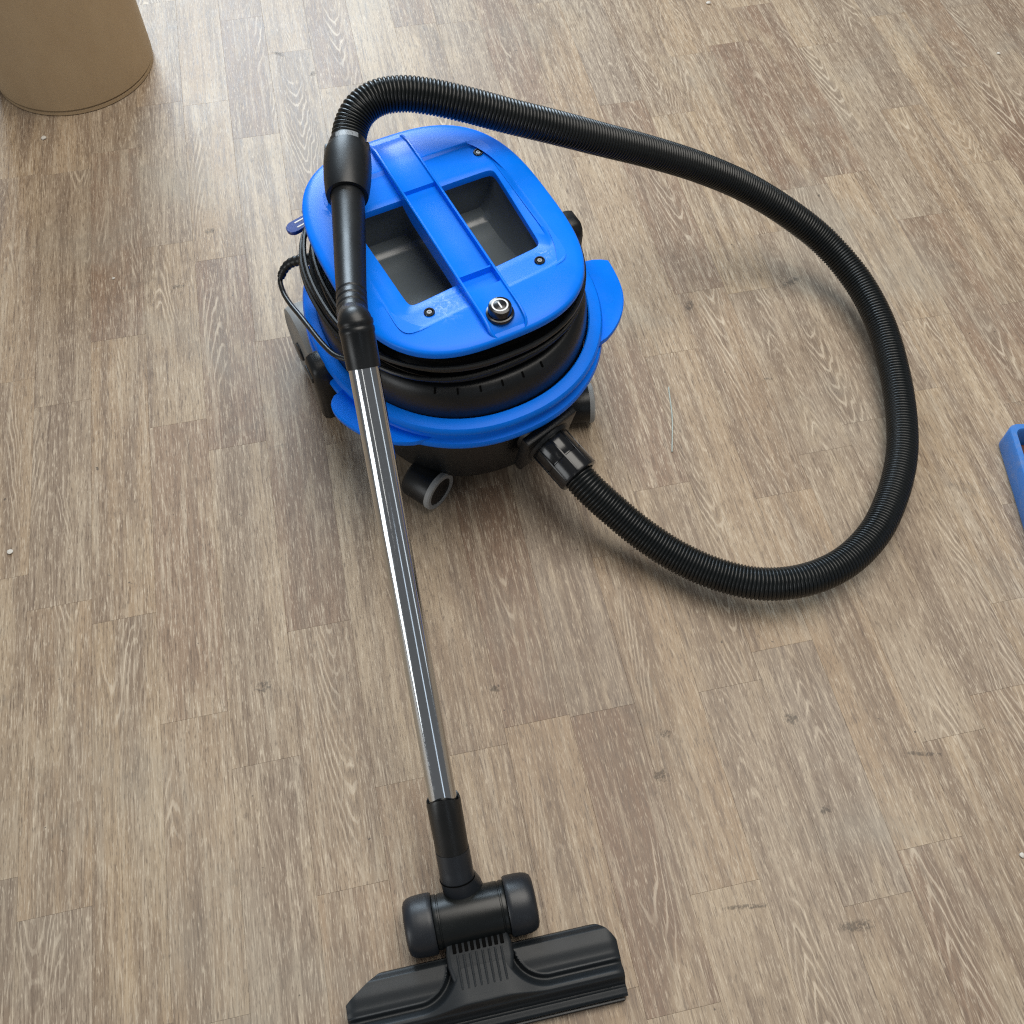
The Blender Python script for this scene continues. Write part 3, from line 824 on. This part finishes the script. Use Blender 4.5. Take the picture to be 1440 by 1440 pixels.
# socket that takes the chrome tube, then the elbow on the floor nozzle
M = axis_matrix(VI @ WB, wl)
N = 64; rings = []
def sock(rad, z, scal): return [(rad * math.cos(2 * math.pi * i / N), rad * math.sin(2 * math.pi * i / N), z + scal * (math.cos(2 * (2 * math.pi * i / N + SOFF)))) for i in range(N)]
upl = (M.inverted().to_3x3() @ (VI.to_3x3() @ Vector((0, -0.5, 1.0)))); SOFF = math.pi / 2 - math.atan2(upl.y, upl.x) + math.pi / 2
SK = 0.068
for rad, z, scl in ((0.0160, 0.012, 0.0), (0.0160, 0.002, -0.004), (0.0182, 0.001, -0.004), (0.0188, 0.004, -0.004), (0.0186, 0.02, 0.0), (0.0182, SK - 0.004, 0.0), (0.0178, SK, 0.0), (0.0165, SK, 0.0)):
    rings.append(sock(rad, z, scl))
V, F = loft(rings, False, True); mobj('wand_socket', V, F, M_RUB, vac, M=M)

# ---- floor nozzle (axes: s along its length, t towards the camera)
noz_dir = Vector((0.978, 0.207, 0)).normalized()
NO = Vector((-0.030, 0.112, 0))
NM = VI @ (Matrix.Translation(NO) @ Matrix.Rotation(math.atan2(noz_dir.y, noz_dir.x), 4, 'Z'))   # local x = s, local y = -t
def interp(tab_, t):
    if t <= tab_[0][0]: return tab_[0][1]
    for (a, x), (b_, y) in zip(tab_, tab_[1:]):
        if t <= b_:
            f = (t - a) / (b_ - a); f = f * f * (3 - 2 * f)
            return x + (y - x) * f
    return tab_[-1][1]
pad_p = [(-0.030, 0.012), (-0.0275, 0.021), (-0.020, 0.0275), (-0.008, 0.0285), (0.004, 0.0265), (0.012, 0.0245)]
front_p = [(0.018, 0.060), (0.022, 0.040), (0.029, 0.0265), (0.034, 0.0150), (0.0365, 0.0095), (0.0380, 0.0100), (0.0395, 0.0118), (0.045, 0.0112), (0.048, 0.009)]
def smooth(x): x = max(0.0, min(1.0, x)); return x * x * (3 - 2 * x)
def nozh(s, t):
    a = abs(s); RC = 0.034; W0 = 0.037; T0 = 0.011
    sc_, tc_ = W0 + RC, T0 - RC
    if a >= sc_: d = t - T0
    elif t <= tc_: d = W0 - a
    else: d = math.hypot(a - sc_, t - tc_) - RC
    pad = interp(pad_p, t)
    top = 0.0285 + 0.0095 * smooth(1 - (a - 0.020) / 0.050)
    h = pad
    if d > -0.0015:
        band = pad + 0.0008 + (0.0205 - pad - 0.0008) * smooth(d / 0.0035)
        h = pad + 0.0008 * smooth((d + 0.0015) / 0.0015) if d < 0 else band
        h = h + (top - h) * smooth((d - 0.0045) / 0.0085) if d > 0.0045 else h
    if t > 0.018:
        g_ = interp(front_p, t); k_ = 0.003
        q_ = max(0.0, min(1.0, 0.5 + 0.5 * (g_ - h) / k_)); h = g_ + (h - g_) * q_ - k_ * q_ * (1 - q_)
    e = max(0.0, (a - 0.134) / 0.015)
    return h * (1 - 0.16 * e ** 3)
def rear(s):
    a = abs(s)
    if a < 0.036: return -0.030
    if a < 0.108: return -0.0295
    if s > 0: return -0.0295 + (0.022 * max(0.0, (a - 0.120) / 0.029) ** 2.6 if a > 0.120 else 0.0)
    return -0.0295 + 0.026 * ((a - 0.108) / 0.041) ** 1.1
SN, TN = 260, 120
V = []; F = []
for i in range(SN + 1):
    s = -0.149 + 0.298 * i / SN
    for j in range(TN + 1):
        q = j / TN
        t = rear(s) + (0.0480 - rear(s)) * q
        V.append((s, -t, nozh(s, t)))
for i in range(SN):
    for j in range(TN):
        a = i * (TN + 1) + j; F.append((a, a + TN + 1, a + TN + 2, a + 1))
top_n = len(V)
per = [i * (TN + 1) for i in range(SN + 1)] + [SN * (TN + 1) + j for j in range(1, TN + 1)] + [i * (TN + 1) + TN for i in range(SN - 1, -1, -1)] + [j for j in range(TN - 1, 0, -1)]
for k in per:
    x, y, z = V[k]; V.append((x * 0.995, y, 0.0035))
n = len(per)
for q in range(n): F.append((per[q], per[(q + 1) % n], top_n + (q + 1) % n, top_n + q))
F.append(tuple(top_n + q for q in range(n)))
noz = mobj('floor_nozzle', V, F, M_MATTE, vac, M=NM, angle=50)
V, F = rbox(0.286, 0.010, 0.006, 0.001, 1, NM @ Matrix.Translation((0, -0.034, 0.0032)))
mobj('brush_strip', V, F, M_DARK, noz)
V, F = rbox(0.290, 0.0035, 0.0105, 0.001, 1, NM @ Matrix.Translation((0, -0.0505, 0.0060)))
mobj('front_lip', V, F, M_BLACK, noz)

# neck between nozzle and roller barrel
BS = 0.064                                          # barrel axis behind the nozzle origin
BM = NM @ Matrix.Translation((-0.002, BS, 0.0325))
rings = []
for t, zt, w, zb in ((-0.066, 0.050, 0.0320, 0.012), (-0.052, 0.0505, 0.0330, 0.010), (-0.044, 0.0455, 0.0335, 0.009), (-0.036, 0.0412, 0.0345, 0.008), (-0.028, 0.0388, 0.036, 0.008), (-0.016, 0.0384, 0.0360, 0.008), (-0.004, 0.0372, 0.0335, 0.008), (0.008, 0.0345, 0.0300, 0.010)):
    rr_ = 0.005
    ring = [(-w, -t, zb), (-w, -t, zt - rr_)] + [(-w + rr_ - rr_ * math.cos(R(a)), -t, zt - rr_ + rr_ * math.sin(R(a))) for a in (25, 50, 75, 90)]
    ring += [(w - rr_ + rr_ * math.cos(R(a)), -t, zt - rr_ + rr_ * math.sin(R(a))) for a in (90, 75, 50, 25)] + [(w, -t, zt - rr_), (w, -t, zb)]
    rings.append(ring)
V, F = loft(rings); mobj('nozzle_neck', V, F, M_MATTE, noz, M=NM, angle=50)
for i in range(8):
    s = -0.024 + 0.048 * i / 7
    path, _ = spline([(s, 0.0255, 0.0386), (s, 0.020, 0.0387), (s, 0.008, 0.0384), (s, -0.008, 0.0374)], 0.003)
    V, F = sweep(path, lambda i: 0.0013, 8)
    mobj('neck_rib', V, F, M_MATTE, noz, M=NM)
for i in range(9):
    s = -0.026 + 0.052 * i / 8
    V, F = rbox(0.0040, 0.0100, 0.002, 0.0005, 1, NM @ Matrix.Translation((s, 0.0325, 0.0400)) @ Matrix.Rotation(R(10), 4, 'X'))
    mobj('neck_slot', V, F, M_DARK, noz)
# barrel with its two end caps
Mb = BM @ Matrix.Rotation(R(90), 4, 'Y')
V, F = lathe([(0.0, -0.040), (0.0285, -0.040), (0.0290, -0.0385), (0.0290, -0.0355), (0.0280, -0.0350), (0.0280, -0.0335), (0.0288, -0.0330), (0.0290, -0.030), (0.0290, 0.030), (0.0288, 0.0330), (0.0280, 0.0335), (0.0280, 0.0350), (0.0290, 0.0355), (0.0290, 0.0385), (0.0285, 0.040), (0.0, 0.040)], 56, Mb)
mobj('roller_barrel', V, F, M_HOSE, noz)
for s in (-1, 1):
    prof = [(0.022, 0.0405), (0.0312, 0.0405), (0.0322, 0.0418), (0.0325, 0.046), (0.0324, 0.054), (0.0319, 0.0615), (0.0305, 0.0670), (0.0280, 0.0705), (0.024, 0.0722), (0.0, 0.0730)]
    V, F = lathe([(r_, z * s) for r_, z in prof], 56, Mb)
    mobj('roller_cap', V, F, M_DGREY, noz)
# elbow: from the socket end down into the barrel
E0 = VI @ (WB + wd * (SK - 0.004)); Eb = BM.translation
dl = wl
E1 = E0 + dl * 0.034
BB = NM.to_3x3() @ Vector((0, 0.018, -0.010))
path, _ = spline([E0, E0 + dl * 0.020, E1, E1.lerp(Eb + BB, 0.55), Eb + BB], 0.002); n_ = len(path)
V, F = sweep(path, lambda i: 0.0186 + (0.0 if i < n_ * 0.4 else 0.0035 * min(1, (i / n_ - 0.4) / 0.3)), 40)
mobj('nozzle_elbow', V, F, M_DGREY, noz)
sm = E0 + dl * 0.034
V, F = lathe([(0.0180, 0.0), (0.0197, 0.0), (0.0197, 0.0012), (0.0180, 0.0012)], 48, axis_matrix(sm, dl))
mobj('elbow_seam', V, F, M_DARK, noz)
print('planks', count)
